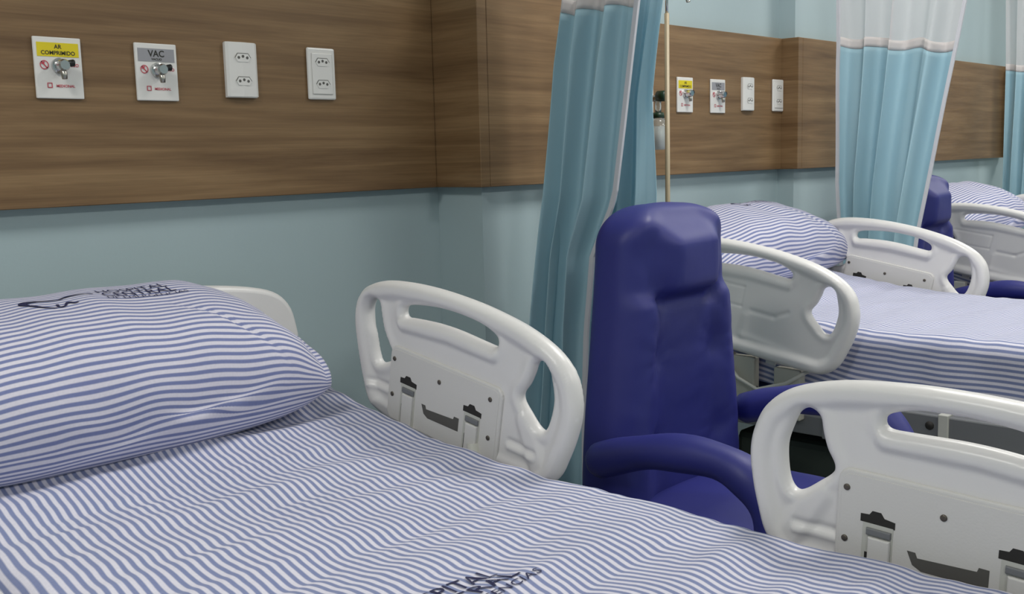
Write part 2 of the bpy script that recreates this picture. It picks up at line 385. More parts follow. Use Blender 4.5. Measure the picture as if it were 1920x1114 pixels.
def rail_arrays():
    h = .0036
    us = np.arange(-.045, .585, h); vs = np.arange(-.095, .232, h); U, V = np.meshgrid(us, vs, indexing='ij')
    P = np.stack([U.ravel(), V.ravel()], 1)
    po = catmull(R_OUT, 6); hs = [catmull(q, 5) for q in (R_SLOT, R_LH, R_RH)]
    def D(P):
        do = sdist(P, po); dh = np.min([-sdist(P, q) for q in hs], 0); return do, dh
    do, dh = D(P); d = np.minimum(do, dh)
    nu, nv = len(us), len(vs); dg = d.reshape(nu, nv)
    cc = (dg[:-1, :-1]+dg[1:, :-1]+dg[1:, 1:]+dg[:-1, 1:])/4 > 0
    used = np.zeros((nu, nv), int)
    for a in (0, 1):
        for b in (0, 1): used[a:nu-1+a, b:nv-1+b] += cc
    keep = used > 0; bnd = keep & (used < 4)
    X = P.copy(); bi = np.where(bnd.ravel())[0]
    for _ in range(4):
        Q = X[bi]; e = 5e-4
        f0 = np.minimum(*D(Q)); fx = np.minimum(*D(Q+[e, 0])); fy = np.minimum(*D(Q+[0, e]))
        gr = np.stack([fx-f0, fy-f0], 1)/e; gn = np.maximum((gr**2).sum(1), .3)
        X[bi] = Q-gr*(f0/gn)[:, None]
    K = keep; Bm = bnd
    for _ in range(8):                       # relax the interior near the rims so the rounding stays even
        G = X.reshape(nu, nv, 2); S = np.zeros_like(G); C = np.zeros((nu, nv, 1))
        for ax, sh in ((0, 1), (0, -1), (1, 1), (1, -1)):
            kk = np.roll(K, sh, ax)[..., None]; S += np.roll(G, sh, ax)*kk; C += kk
        avg = S/np.maximum(C, 1); mv = (K & ~Bm)[..., None]
        G2 = np.where(mv, .5*G+.5*avg, G)
        X = G2.reshape(-1, 2)
    near = np.zeros((nu, nv), bool)
    for a in (-1, 0, 1):
        for b in (-1, 0, 1): near |= np.roll(np.roll(Bm, a, 0), b, 1)
    near &= K & ~Bm; ni = np.where(near.ravel())[0]
    for _ in range(4):                       # first inner ring sits on one even contour
        Q = X[ni]; e = 5e-4
        f0 = np.minimum(*D(Q)); fx = np.minimum(*D(Q+[e, 0])); fy = np.minimum(*D(Q+[0, e]))
        gr = np.stack([fx-f0, fy-f0], 1)/e; gn = np.maximum((gr**2).sum(1), .3)
        X[ni] = Q+gr*((.0022-f0)/gn)[:, None]
    do, dh = D(X); d = np.maximum(np.minimum(do, dh), 0); d[bi] = 0
    U, V = X[:, 0], X[:, 1]
    ro = lambda r: np.sqrt(np.clip(1-(1-np.clip(d/r, 0, 1))**2, 0, 1))
    low = sm(V, -.075, -.03)+sm(np.abs(U-.28), .2, .26); low = np.clip(low, 0, 1)
    W = 1-sm(do, .022, .044)
    Wh = (1-sm(dh, .006, .03))*.45
    Wb = 1-sm(np.minimum(seg_d(X, (.115, .132), (.24, .142)), seg_d(X, (.24, .142), (.36, .140))), .008, .024)
    Wt = 1-sm(seg_d(X, (.50, -.04), (.455, .04)), .010, .028)
    Win = np.maximum.reduce([W*low, Wh, Wb*.8, Wt*.6])
    Wout = np.maximum.reduce([W, Wh, Wb*.5])
    tb, tt = .0105, .0215
    hin = ro(.016)*(tb+(tt-tb)*Win); hout = ro(.016)*(tb+(tt-tb)*Wout)
    def gauss(dd, s): return np.exp(-(dd/s)**2)
    for u0, u1 in ((.032, .082), (.422, .486)):   # moulded ribs low at both ends
        hin -= .004*gauss(seg_d(X, (u0, -.009), (u1, -.009)), .0045)
        hin += .004*gauss(seg_d(X, (u0, -.022), (u1, -.022)), .0055)
    # outer face: label recess, seam curve, panel line
    for a, b in (((.05, .096), (.235, .100)), ((.235, .100), (.232, .045)), ((.232, .045), (.05, .040))):
        hout -= .0022*gauss(seg_d(X, a, b), .003)
    hout -= .003*gauss(seg_d(X, (.265, .040), (.335, .040)), .006)+.003*gauss(seg_d(X, (.335, .040), (.375, .062)), .006)
    hout += .0022*gauss(seg_d(X, (.252, .02), (.250, -.035)), .011)+.0022*gauss(seg_d(X, (.250, -.035), (.46, -.052)), .011)
    idx = -np.ones((2, nu*nv), int); Vv = []
    kr = keep.ravel(); br = bnd.ravel()
    for s in (0, 1):
        for i in np.where(kr)[0]:
            if s == 1 and br[i]: idx[1, i] = idx[0, i]; continue
            idx[s, i] = len(Vv); Vv.append((X[i, 0], X[i, 1], hin[i] if s == 0 else -hout[i]))
    Fs = []
    for i, j in zip(*np.where(cc)):
        q = [i*nv+j, (i+1)*nv+j, (i+1)*nv+j+1, i*nv+j+1]
        a = [idx[0, k] for k in q]; b = [idx[1, k] for k in q]
        Fs.append(a); Fs.append(b[::-1])
    return np.array(Vv), Fs
RV, RF = rail_arrays()

# local rail space: u along (head->foot), v up, w toward the mattress.  fu/fw flip the mirrored versions.
RAIL_MESH = {}
def make_rail(parent, x, y, z, tilt, fu, side):
    """side=+1: mattress lies toward +x of the rail; -1 toward -x. fu: mirrored lengthwise (foot-end rails)"""
    t = math.radians(tilt); e1 = Vector((0, -math.cos(t), -math.sin(t))); e2 = Vector((0, -math.sin(t), math.cos(t)))
    def mp(u, v, w_):
        uu = .569-u if fu else u
        return e1*uu+e2*v+Vector((side*w_, 0, 0))
    key = (tilt, fu, side)
    flip = (1 if fu else -1)*side < 0
    def put(name, V, F, mat, par, smooth=False, det=True):
        k = key+(name, len(V), round(float(V[0][0]), 4), round(float(V[0][1]), 4))
        if k not in RAIL_MESH:
            me = bpy.data.meshes.new(name)
            fl = (side > 0) if det else flip
            VV = [mp(.569-(.053+v[0]*1.02), v[1]+.006, v[2]) if (det and fu) else mp(*v) for v in V]
            me.from_pydata([q[:] for q in VV], [], [tuple(int(a) for a in (f[::-1] if fl else f)) for f in F])
            me.materials.append(mat)
            if smooth: me.polygons.foreach_set('use_smooth', [True]*len(me.polygons))
            RAIL_MESH[k] = me
        o = bpy.data.objects.new(name, RAIL_MESH[k]); COL.objects.link(o); o.parent = par
        return o
    r = put('side_rail', RV, RF, MT['abs'], parent, True, False)
    r.location = (x, y, z)
    def ext(poly, w0, w1, bev=0):
        bm = bmesh.new(); lo = [bm.verts.new((p[0], p[1], w0)) for p in poly]; hi = [bm.verts.new((p[0], p[1], w1)) for p in poly]
        bm.faces.new(lo[::-1]); tp = bm.faces.new(hi); n = len(poly)
        for i in range(n): bm.faces.new((lo[i], lo[(i+1) % n], hi[(i+1) % n], hi[i]))
        if bev: bmesh.ops.bevel(bm, geom=list(tp.edges), offset=bev, segments=3, affect='EDGES', profile=.5)
        bmesh.ops.recalc_face_normals(bm, faces=bm.faces)
        bm.verts.index_update(); V = [v.co[:] for v in bm.verts]; F = [[v.index for v in f.verts] for f in bm.faces]; bm.free(); return V, F
    W0 = .0095
    def rrect(u0, u1, v0, v1, c):
        o = []
        for cx, cy, a0 in ((u1-c, v1-c, 0), (u0+c, v1-c, 90), (u0+c, v0+c, 180), (u1-c, v0+c, 270)):
            for k in range(5): a = math.radians(a0+k*22.5); o.append((cx+c*math.cos(a), cy+c*math.sin(a)))
        return o
    V, F = ext(rrect(.090, .400, -.074, .082, .018), W0, .0165, .0035)
    put('cover_plate', V, F, MT['abs2'], r)
    V, F = ext(rrect(.0965, .3935, -.070, .0755, .014), .0160, .0175, .0006)
    put('cover_face', V, F, MT['abs2'], r)
    for k, (u, v) in enumerate(((.104, .055), (.105, -.019), (.236, .046), (.372, .055), (.376, -.019))):
        n = 14; bm = bmesh.new(); add_tube(bm, [(u, v, .0165), (u, v, .0188), (u, v, .0196)], [.0046, .0046, .003], n)
        bmesh.ops.recalc_face_normals(bm, faces=bm.faces); bm.verts.index_update()
        V = [q.co[:] for q in bm.verts]; F = [[q.index for q in f.verts] for f in bm.faces]; bm.free()
        put('screw', V, F, MT['screw'], r, True)
    for u0 in (.128, .308):
        hump = [(u0-.002, .012), (u0-.002, .023), (u0+.010, .024), (u0+.014, .030), (u0+.026, .030), (u0+.031, .023), (u0+.046, .021), (u0+.046, .011)]
        V, F = ext(hump, .0165, .0180); put('arm_opening', V, F, MT['dark'], r)
        V, F = ext([(u0+.002, .012), (u0+.044, .012), (u0+.044, -.07), (u0+.002, -.07)], .0168, .0184, .0); put('arm_recess', V, F, MT['framewhite'], r)
        V, F = ext([(u0+.008, -.004), (u0+.042, -.004), (u0+.042, .006), (u0+.008, .006)], .018, .0225, .002); put('arm_hinge', V, F, MT['framegrey'], r)
        V, F = ext([(u0+.012, -.10), (u0+.042, -.10), (u0+.042, -.006), (u0+.012, -.006)], .018, .0245, .0025); put('rail_arm', V, F, MT['abs2'], r)
        V, F = ext([(u0+.0065, -.075), (u0+.0105, -.075), (u0+.0105, -.03), (u0+.0065, -.03)], .0182, .0187); put('arm_gap', V, F, MT['dark'], r)
    V, F = ext([(.192, -.012), (.203, -.012), (.206, -.019), (.282, -.014), (.284, -.008), (.297, -.008), (.297, -.034), (.212, -.036), (.200, -.030)], .0165, .0180)
    put('cable_slot', V, F, MT['slotgrey'], r)
    return r

# ------------------------------------------------------------------ beds
def rounded_loop(pts, c, n=5):
    return catmull(pts, n)
def make_bed(x0, x1, dy, label, low_left):
    t = empty('hospital_bed', ((x0+x1)/2, dy-1.05, 0), label, 'bed', 'hospital beds')
    ox, oy = (x0+x1)/2, dy-1.05
    L = lambda x, y, z: (x-ox, y-oy, z)
    def bx(nm, x0_, x1_, y0_, y1_, z0_, z1_, m, bev=.004, par=t): return box(nm, (x0_-ox, x1_-ox, y0_-oy, y1_-oy, z0_, z1_), m, par, bev=bev)
    y = dy
    bx('frame', x0+.03, x1-.03, y-1.98, y-.14, .46, .515, MT['framegrey'])
    for xx in (x0+.012, x1-.052):
        b = bx('side_beam', xx, xx+.04, y-1.95, y-.80, .46, .57, MT['framegrey'])
        bx('beam_bracket', xx-.006, xx+.046, y-1.135, y-1.11, .47, .575, MT['framewhite'], .002, b)
        for yy in (1.088, 1.45):
            tube('beam_hole', [L(xx-.002, y-yy, .543), L(xx+.042, y-yy, .543)], .011, MT['dark'], b)
    bx('base', x0+.16, x1-.16, y-1.65, y-.45, .16, .40, MT['plinth'], .02)
    for yy in (.42, 1.62):
        for xx in (x0+.10, x1-.14): bx('lift_post', xx, xx+.04, y-yy-.04, y-yy, .1, .47, MT['framewhite'])
    for yy in (.28, 1.78):
        for xx in (x0+.1, x1-.1):
            c = tube('castor', [L(xx-.018, y-yy, .06), L(xx+.018, y-yy, .06)], .058, MT['black'], t, 20)
            tube('fork', [L(xx, y-yy, .06), L(xx, y-yy, .17)], .014, MT['steel'], c)
    bx('cross_bar', x0+.07, x1-.07, y-.31, y-.25, .13, .17, MT['framewhite']); bx('cross_bar', x0+.07, x1-.07, y-1.81, y-1.75, .13, .17, MT['framewhite'])
    for yy in (.28, 1.78):
        pass
    bx('head_beam', x0+.42, x0+.48, y-1.75, y-.28, .13, .17, MT['framewhite'])
    # rail brackets, actuator and release lever on the side facing the next bay
    bx('rail_bracket', x0+.005, x0+.035, y-.60, y-.50, .50, .66, MT['beige'])
    bx('rail_bracket', x0+.005, x0+.035, y-.47, y-.42, .48, .66, MT['framewhite'])
    tube('release_lever', [L(x0-.01, y-.475, .56), L(x0-.01, y-.475, .60)], .018, MT['redk'], t)
    tube('cable', [L(x0+.0, y-.50, .65), L(x0-.012, y-.56, .60), L(x0-.012, y-.62, .575), L(x0+.0, y-.70, .60), L(x0+.01, y-.76, .64)], .006, MT['framewhite'], t, 8)
    tube('gas_spring', [L(x0+.02, y-.52, .66), L(x0+.02, y-.60, .56), L(x0+.02, y-.64, .52)], .011, MT['slotgrey'], t)
    bx('rail_bracket', x0+.005, x0+.035, y-.74, y-.66, .50, .64, MT['beige'])
    for k in range(2):
        tube('rail_shaft', [L(x1-.02, y-.50-k*.18, .52), L(x1-.02, y-.48-k*.18, .70)], .012, MT['framewhite'], t)
    # headboard: moulded, rounded shoulders, grip slot
    hw = (x1-x0)/2-.025
    out = [(-hw, -.20), (-hw, .20), (-hw+.02, .262), (-hw+.08, .297), (-hw*.45, .318), (0, .325), (hw*.45, .318), (hw-.08, .297), (hw-.02, .262), (hw, .20), (hw, -.20)]
    for nm, yy, top in (('headboard', -.10, .655), ('footboard', -2.02, .50)):
        if nm == 'footboard': sc_ = .72
        else: sc_ = 1
        cv = bpy.data.curves.new('board', 'CURVE'); cv.dimensions = '2D'; cv.fill_mode = 'BOTH'; cv.extrude = .008; cv.bevel_depth = .012; cv.bevel_resolution = 4
        def spl(pp):
            s = cv.splines.new('POLY'); s.points.add(len(pp)-1)
            for i, p in enumerate(pp): s.points[i].co = (p[0], p[1], 0, 1)
            s.use_cyclic_u = True
        body = catmull(out[1:-1], 6, False).tolist(); spl([(-hw, -.2)]+body+[(hw, -.2)])
        for sx in (-1, 1):
            a, b = sorted((sx*.08, sx*.30)); spl(catmull([(a, .21), (a, .245), (a+.02, .262), (b-.02, .262), (b, .245), (b, .21), (b-.02, .20), (a+.02, .20)], 4).tolist())
        co = bpy.data.objects.new('b', cv); COL.objects.link(co)
        me = bpy.data.meshes.new_from_object(co.evaluated_get(bpy.context.evaluated_depsgraph_get())); bpy.data.objects.remove(co)
        me.transform(Matrix.Rotation(PI/2, 4, 'X')); me.transform(Matrix.Scale(sc_, 4, (0, 0, 1))); me.materials.clear(); me.name = nm
        b = link(nm, me, MT['abs'], t); b.location = (0, yy+y-oy, top-(0 if sc_ == 1 else 0)); 
    # split side rails
    yo = y-.33-oy; yb = y-1.236-oy
    zl = .30 if low_left else 0
    make_rail(t, x0-ox, yo, .80-zl, 10 if not low_left else 0, False, 1)
    make_rail(t, x1-ox, yo, .80, 10, False, -1)
    make_rail(t, x0-ox, yb, .71-.45, 2.7, True, 1)
    make_rail(t, x1-ox, yb, .71, 2.7, True, -1)
    return t

prof_y = [-.05, -.24, -.362, -.46, -.555, -.66, -.765, -.878, -1.0, -2.0]
prof_z = [.815, .774, .746, .728, .714, .702, .693, .684, .684, .684]
def surf_z(y, dz, dy):
    yy = np.asarray(y)-dy
    return np.interp(-yy, [-a for a in prof_y], prof_z)+dz
def nz(x, y, s=0): return noise.noise(Vector((x, y, s)))

def make_mattress(x0, x1, dy, dz, seed, label, drape, amp=1.5, NX=170, NY=380):
    t = empty('mattress', ((x0+x1)/2, dy-1.0, .515+dz*.0), label, 'mattress', 'mattresses')
    ox, oy, oz = t.location
    # core
    ys = np.linspace(-.16, -1.96, 24)+dy; V = []; F = []
    for yy in ys:
        zt = float(surf_z(yy, dz, dy))-.014
        zb = max(.518, zt-.15-dz)
        for (a, b) in ((x0+.03, zb), (x0+.022, (zb+zt)/2), (x0+.04, zt), (x1-.04, zt), (x1-.022, (zb+zt)/2), (x1-.03, zb)): V.append((a-ox, yy-oy, b-oz))
    n = 6
    for i in range(len(ys)-1):
        for k in range(n): F.append((i*n+k, i*n+(k+1) % n, (i+1)*n+(k+1) % n, (i+1)*n+k))
    F += [tuple(range(n)), tuple(range((len(ys)-1)*n, len(ys)*n))[::-1]]
    np_mesh('mattress_core', V, F, MT['mat'], t, False)
    # sheet cross-section: arc parameter s (metres) across the bed
    Wd = x1-x0; r = .035; drop = drape; arc = PI/2*r
    total = drop+arc+(Wd-2*r)+arc+drop
    ss = np.linspace(0, total, NX); yv = np.linspace(-.13, -2.03, NY)+dy
    V = []; UV = []
    for i, s in enumerate(ss):
        if s < drop: bx, bz, nx_, nz_ = x0, -r-(drop-s), -1, 0
        elif s < drop+arc: a = (s-drop)/r; bx, bz, nx_, nz_ = x0+r-r*math.cos(a), -r+r*math.sin(a), -math.cos(a), math.sin(a)
        elif s < total-drop-arc: bx, bz, nx_, nz_ = x0+r+(s-drop-arc), 0, 0, 1
        elif s < total-drop: a = (s-(total-drop-arc))/r; bx, bz, nx_, nz_ = x1-r+r*math.sin(a), -r+r*math.cos(a), math.sin(a), math.cos(a)
        else: bx, bz, nx_, nz_ = x1, -r-(s-(total-drop)), 1, 0
        for j, yy in enumerate(yv):
            ly = yy-dy
            zt = float(np.interp(-ly, [-a for a in prof_y], prof_z))+dz
            q = ly+.06*nz(bx*1.3, ly*1.1, seed)+.05*bx
            ed = .35+.65*min(1, max(0, min(bx-x0, x1-bx)/.12))
            wv = nz(s*1.6+seed, q*7.0, 1.3)*.0055+nz(s*3.0, q*15+seed, 4.1)*.0065+nz(s*7, q*30+seed, 9.1)*.0030
            wv += .007*(abs(nz(s*1.2+3, q*6.0, seed+7))-.15)
            wv += nz(s*2.2, ly*2.2, seed+3)*.004
            wv += nz(s*26, ly*22, seed+5)*.0010
            wv *= ed
            wv *= amp
            hem = 0
            if nx_ and not nz_: 
                fo = nz(yy*7, s*2, seed+2)*.010*min(1, abs(bz+r)/.06); wv = wv*.5+fo
                hem = .012*nz(yy*3, 0, seed+9)*min(1, abs(bz+r)/drop)
            e = 1
            V.append((bx+nx_*(wv+.002)-ox, yy-oy, zt+bz+nz_*(wv+.002)+hem-oz))
            warp = .0035*nz(s*2.0+5, ly*6, seed)+.0018*nz(s*5, ly*15, seed+1)+.012*nz(s*1.1, ly*1.3, seed+6)
            rot = .10*max(0, ly+.95)**1.2*(1-min(1, max(0, (bx-x0)/Wd)))      # sheet is pulled askew near the pillow
            UV.append((ly, s+warp-rot))
    o = np_mesh('sheet', V, grid_faces(NX, NY), MT['sheet'], t, True, UV)
    o['label'] = 'blue and white striped cotton sheet'
    return t, o

# pillow -------------------------------------------------------------------
def make_pillow(cx, cy, cz, hl, hw, th, tilt, rz, seed, label, wedge=0.0):
    """length 2*hl along x, width 2*hw, thickness th. ring sections swept along length"""
    t = empty('pillow', (cx, cy, cz), label, 'pillow', 'pillows', rz)
    NA, NR = 110, 96; V = []; UV = []
    R = Matrix.Rotation(math.radians(tilt), 3, 'X')
    def section(a):
        aa = abs(a); w_ = hw*(1-.07*aa**6-.03*aa**2); hT = max(.052, th*.62*(1-aa**3.0)**.5); hB = max(.024, th*.38*(1-aa**4)**.5)
        return w_, hT, hB
    arc0 = None
    for i in range(NA):
        a = -1+2*i/(NA-1); w_, hT, hB = section(a)
        ring = []
        for k in range(NR):
            th_ = 2*PI*k/NR
            c, s = math.cos(th_), math.sin(th_)
            pc = math.copysign(abs(c)**.72, c); ps = math.copysign(abs(s)**.80, s)
            b = w_*pc; z = (hT if s > 0 else hB)*ps
            x = a*hl
            # pinched corners, wrinkles
            wr = nz(x*5+seed, b*7, z*6)*.012+nz(x*12+seed, b*9, z*9)*.006+.008*max(0, nz(x*3+z*16+seed, b*3, 7.7)-.1)
            pull = nz(x*3+seed, math.atan2(z, b)*3+a*5, 2.2)
            wr += .006*pull*aaf(a)
            if c < -.25: wr += .022*math.exp(-((z-(-.030+.20*(x+.05)))/.014)**2)*max(0, 1-((x-.03)/.24)**2)
            b2 = b*(1+wr/.2*.25); z2 = z+wr*(1 if s > 0 else .3)
            # long crease from the seamed end toward the front
            cr = math.exp(-((b+.06+(x-.16)*.9)/.007)**2)*max(0, 1-((x-.2)/.09)**2 if abs(x-.2) < .09 and s > 0 else 0)
            z2 -= .004*cr
            ring.append((x+nz(b*9, z*9, a*2+seed)*.006, b2, z2))
        if i == NA//2:
            L = [0]
            for k in range(NR): p, q = ring[k], ring[(k+1) % NR]; L.append(L[-1]+math.dist(p[1:], q[1:]))
            arc0 = L
        V.append(ring)
    Vf = []; 
    for i in range(NA):
        a = -1+2*i/(NA-1)
        for k in range(NR+1):
            p = Vector(V[i][k % NR]); p = R @ p; Vf.append(p[:])
            sc = 1-.10*abs(a)**3
            x = V[i][0][0]
            wv = .004*nz(x*7+seed, arc0[k]*4, 0)+.010*nz(x*2.1, arc0[k]*2, seed)
            fold = .06*max(0, -x-.16) if -x > .16 else 0
            UV.append((x, (arc0[k]-arc0[NR//4])*sc+wv+fold))
    F = grid_faces(NA, NR+1)
    me_o = np_mesh('pillowcase', Vf, F, MT['pillow'], t, True, UV)
    bm = bmesh.new(); bm.from_mesh(me_o.data)
    bmesh.ops.remove_doubles(bm, verts=bm.verts, dist=1e-5)
    for s in (0, NA-1): pass
    bmesh.ops.holes_fill(bm, edges=[e for e in bm.edges if e.is_boundary], sides=0)
    bmesh.ops.recalc_face_normals(bm, faces=bm.faces); bm.to_mesh(me_o.data); bm.free()
    me_o.data.polygons.foreach_set('use_smooth', [True]*len(me_o.data.polygons))
    return t, me_o
def aaf(a): return abs(a)**2

def print_on(target, parent_t, items, origin, ang, name_fix=None):
    """flat print laid on a cloth surface: items in print plane (a right, b up the page), projected straight down"""
    bpy.context.view_layer.update()
    me = target.data; bv = BVHTree.FromPolygons([v.co[:] for v in me.vertices], [p.vertices[:] for p in me.polygons])
    ca, sa = math.cos(ang), math.sin(ang)
    def fn(a, b):
        x = origin[0]+a*ca-b*sa; y = origin[1]+a*sa+b*ca
        h = bv.ray_cast(Vector((x, y, 2)), Vector((0, 0, -1)))
        return (x, y, (h[0].z if h[0] else 0)+.0016)
    for it in items:
        if it[0] == 'text':
            _, s, size, a0, b0, al, sq = it
            text_mesh('printed_lettering', s, size, MT['navy'], parent_t, lambda a, b: fn(a0+a*sq, b0+b), al, False)
        else:
            _, pts, wd = it; P = catmull(pts, 8, False); W_ = np.interp(np.linspace(0, 1, len(P)), np.linspace(0, 1, len(wd)), wd)
            V = []; F = []
            for i, p in enumerate(P):
                d = P[min(i+1, len(P)-1)]-P[max(i-1, 0)]; d = d/max(1e-9, np.hypot(*d)); n_ = np.array((-d[1], d[0]))*W_[i]/2
                V += [fn(*(p+n_)), fn(*(p-n_))]
                if i: F.append((2*i-2, 2*i-1, 2*i+1, 2*i))
            np_mesh('printed_emblem', V, F, MT['navy'], parent_t, False)

BX0, BX1 = .46, 1.37
SHIFT = 2.11
bed1 = make_bed(BX0, BX1, 0, 'white-railed hospital bed in the foreground, nearest the camera', True)
bed2 = make_bed(2.555, 3.48, .055, 'white-railed hospital bed in the middle, just behind the near blue armchair', False)
bed3 = copy_tree(bed2); bed3.location.x += 1.94; bed3.location.y += .01
bed3['label'] = 'white-railed hospital bed farthest away, at the right edge'

m1, s1 = make_mattress(.50, 1.333, 0, 0, 3.0, 'foreground mattress made up with a blue-striped sheet, nearest the camera', .14)
m2, s2 = make_mattress(2.60, 3.435, .055, .072, 11.0, 'mattress with blue-striped sheet on the middle bed behind the near armchair', .16, 1.3, 130, 260)
m3 = copy_tree(m2); m3.location.x += 1.94; m3.location.y += .01
m3['label'] = 'mattress with striped sheet on the farthest bed at the right edge'

p1, pc1 = make_pillow(.83, -.255, .848, .385, .185, .252, 16, 0, 1.0, 'plump blue-striped pillow with hospital print in the foreground')
p2, pc2 = make_pillow(3.10, -.215, .905, .43, .175, .225, 16, 0, 5.0, 'blue-striped pillow on the middle bed, behind the near blue armchair')
p3 = copy_tree(p2); p3.location.x += 1.94; p3.location.y += .01
p3['label'] = 'pale striped pillow on the farthest bed at the right edge'

EMB = [('stroke', [(-.150, -.005), (-.160, .012), (-.150, .022), (-.120, .024), (-.085, .020), (-.075, .018), (-.055, .030), (-.025, .034), (-.002, .026), (.004, .012)], [.004, .018, .016, .008, .006, .005, .008, .008, .006, .004]),
       ('stroke', [(-.150, -.005), (-.130, -.028), (-.105, -.040)], [.010, .006, .004]),
       ('stroke', [(-.095, -.018), (-.098, -.034), (-.085, -.036), (-.070, -.018), (-.060, -.030), (-.050, -.030)], [.007, .006, .005, .008, .006, .004])]
def hospital_print(t, target, origin, ang, k, emblem=True):
    it = []
    if emblem:
        for e in EMB: it.append(('stroke', [(a*k, b*k) for a, b in e[1]], [w_*k for w_ in e[2]]))
    it += [('text', 'HOSPITAL', .040*k, .02*k, .022*k, 'LEFT', 1.0), ('text', 'CENTRAL', .042*k, .02*k, -.012*k, 'LEFT', 1.03), ('text', 'DE EMERGENCIAS', .017*k, .02*k, -.030*k, 'LEFT', 1.55)]
    print_on(target, t, it, origin, ang)
hospital_print(p1, pc1, (.004, -.002), 0, .74)
hospital_print(p2, pc2, (.03, .02), 0, .62)
LOGO = (.915, -1.115)
hospital_print(m1, s1, (LOGO[0]-m1.location.x-.17, LOGO[1]-m1.location.y-.02), 0, 1.0)

# ------------------------------------------------------------------ armchairs
def make_chair():
    t = empty('recliner_armchair', (1.95, -.80, 0), 'dark blue vinyl high-back armchair standing between the near and the middle bed', 'armchair', 'blue armchairs')
    # backrest (local: faces -y)
    NZ, NP = 90, 112; z0, z1 = .36, 1.118; V = []
    yc = .135
    for i in range(NZ+1):
        NB = 66
        if i <= NB: z = z0+(z1-.085-z0)*i/NB; ph_ = 0
        else: ph_ = (i-NB)/(NZ-NB)*math.radians(86); z = z1-.085+.085*math.sin(ph_)
        f = (z-z0)/(z1-z0)
        hw = .250-.066*sm(f, .15, 1.0)
        cp = math.cos(ph_); hwt = hw*(.50+.50*cp**.8)*(cp**.25); dpt = .074*(cp**.55)
        pass
        lean = 0
        for k in range(NP):
            a = 2*PI*k/NP; c, s = math.cos(a), math.sin(a)
            x = hwt*math.copysign(abs(c)**.55, c); y = dpt*math.copysign(abs(s)**.62, s)
            if s < 0:   # front relief
                q = abs(x)/hw; wgt = min(1, abs(s)*1.6)
                bol = math.exp(-((q-.74)/.24)**2)
                head = float(sm(z, .900, .945))*float(1-sm(z, 1.03, 1.105))
                chan = 1-float(sm(q, .36, .70))
                rel = .018*bol*(1-head*.5)
                rel -= .012*chan*(1-head)
                rel += head*(.031*chan-.010*(1-chan))
                for tz in (.93, .80, .60): # tufts pinching channel borders
                    dz = (z-tz)/.035; rel -= .012*math.exp(-dz*dz)*math.exp(-((q-.52)/.10)**2)
                rel -= .014*math.exp(-((z-.918)/.018)**2)*(1-float(sm(q, .5, .62)))
                rel += .0015*nz(x*30, z*30, 3)+.003*nz(x*9, z*9, 1)
                # radial pucker wrinkles around tufts
                for tz in (.915, .80, .60):
                    for sx in (-1, 1):
                        dx_, dz_ = x-sx*.52*hw, z-tz; rr = math.hypot(dx_, dz_)
                        rel += .0022*math.exp(-(rr/.055)**2)*math.sin(9*math.atan2(dz_, dx_)+2*sx)*min(1, rr/.012)
                y -= rel*wgt*cp
            V.append((x, yc+y+lean, z))
    F = []
    for i in range(NZ):
        for k in range(NP): F.append((i*NP+k, i*NP+(k+1) % NP, (i+1)*NP+(k+1) % NP, (i+1)*NP+k))
    F.append(tuple(range(NP))[::-1])
    # domed cap
    cbase = NZ*NP; cx_ = len(V); ctr = np.mean(np.array(V[cbase:cbase+NP]), 0); prev = cbase
    for q, dz in ((.7, .0012), (.4, .002), (.15, .0024)):
        st = len(V)
        for k in range(NP):
            p = np.array(V[cbase+k]); p = ctr+(p-ctr)*q; V.append((p[0], p[1], z1+dz))
        for k in range(NP): F.append((prev+k, prev+(k+1) % NP, st+(k+1) % NP, st+k))
        prev = st
    F.append(tuple(prev+k for k in range(NP)))
    np_mesh('backrest', V, F, MT['blue'], t)
    # seat cushion
    def cushion(nm, x0, x1, y0, y1, z0, z1, bulge, bev):
        bm = bmesh.new(); add_box(bm, x0, x1, y0, y1, z0, z1)
        bmesh.ops.subdivide_edges(bm, edges=bm.edges, cuts=16, use_grid_fill=True)
        cx, cy, cz = (x0+x1)/2, (y0+y1)/2, (z0+z1)/2
        for v in bm.verts:
            a, b, c = (v.co.x-cx)/(x1-x0)*2, (v.co.y-cy)/(y1-y0)*2, (v.co.z-cz)/(z1-z0)*2
            m = max(abs(a), abs(b), abs(c)); n_ = (abs(a)**6+abs(b)**6+abs(c)**4)**(1/5)
            s = m/n_ if n_ > 0 else 1
            v.co = (cx+a*s*(x1-x0)/2, cy+b*s*(y1-y0)/2, cz+c*s*(z1-z0)/2+(bulge*(1-a*a)*(1-b*b) if c > .9 else 0)+.002*nz(v.co.x*14, v.co.y*14, 2))
        return fin(nm, bm, MT['blue'], t, True)
    cushion('seat', -.268, .268, -.36, .12, .37, .490, .028, .02)
    cushion('footrest', -.20, .20, -.44, -.37, .12, .40, .0, .02)
    for sx in (-1, 1):
        X = sx*.285
        path = [(X, .10, .600), (X, .02, .628), (X, -.06, .648), (X, -.15, .656), (X, -.22, .648), (X, -.27, .622), (X, -.305, .575), (X, -.32, .50), (X, -.322, .42), (X, -.31, .30), (X, -.30, .22)]
        P = catmull([p[1:] for p in path], 5, False)
        bm = bmesh.new(); rads = [.036+.002*math.sin(i*.6) for i in range(len(P))]; rads[0] = .03
        add_tube(bm, [(X, p[0], p[1]) for p in P], rads, 22)
        for v in bm.verts: v.co.x = X+(v.co.x-X)*1.12
        fin('armrest', bm, MT['blue'], t, True)
        tube('side_bar', [(X, -.29, .25), (X, .14, .27)], .018, MT['black'], t)
    box('frame', (-.24, .24, -.28, .18, .28, .36), MT['plinth'], t, bev=.01)
    for sx in (-1, 1):
        for yy in (-.26, .20): tube('leg', [(sx*.25, yy, 0), (sx*.25, yy, .20)], [.016, .018], MT['black'], t)
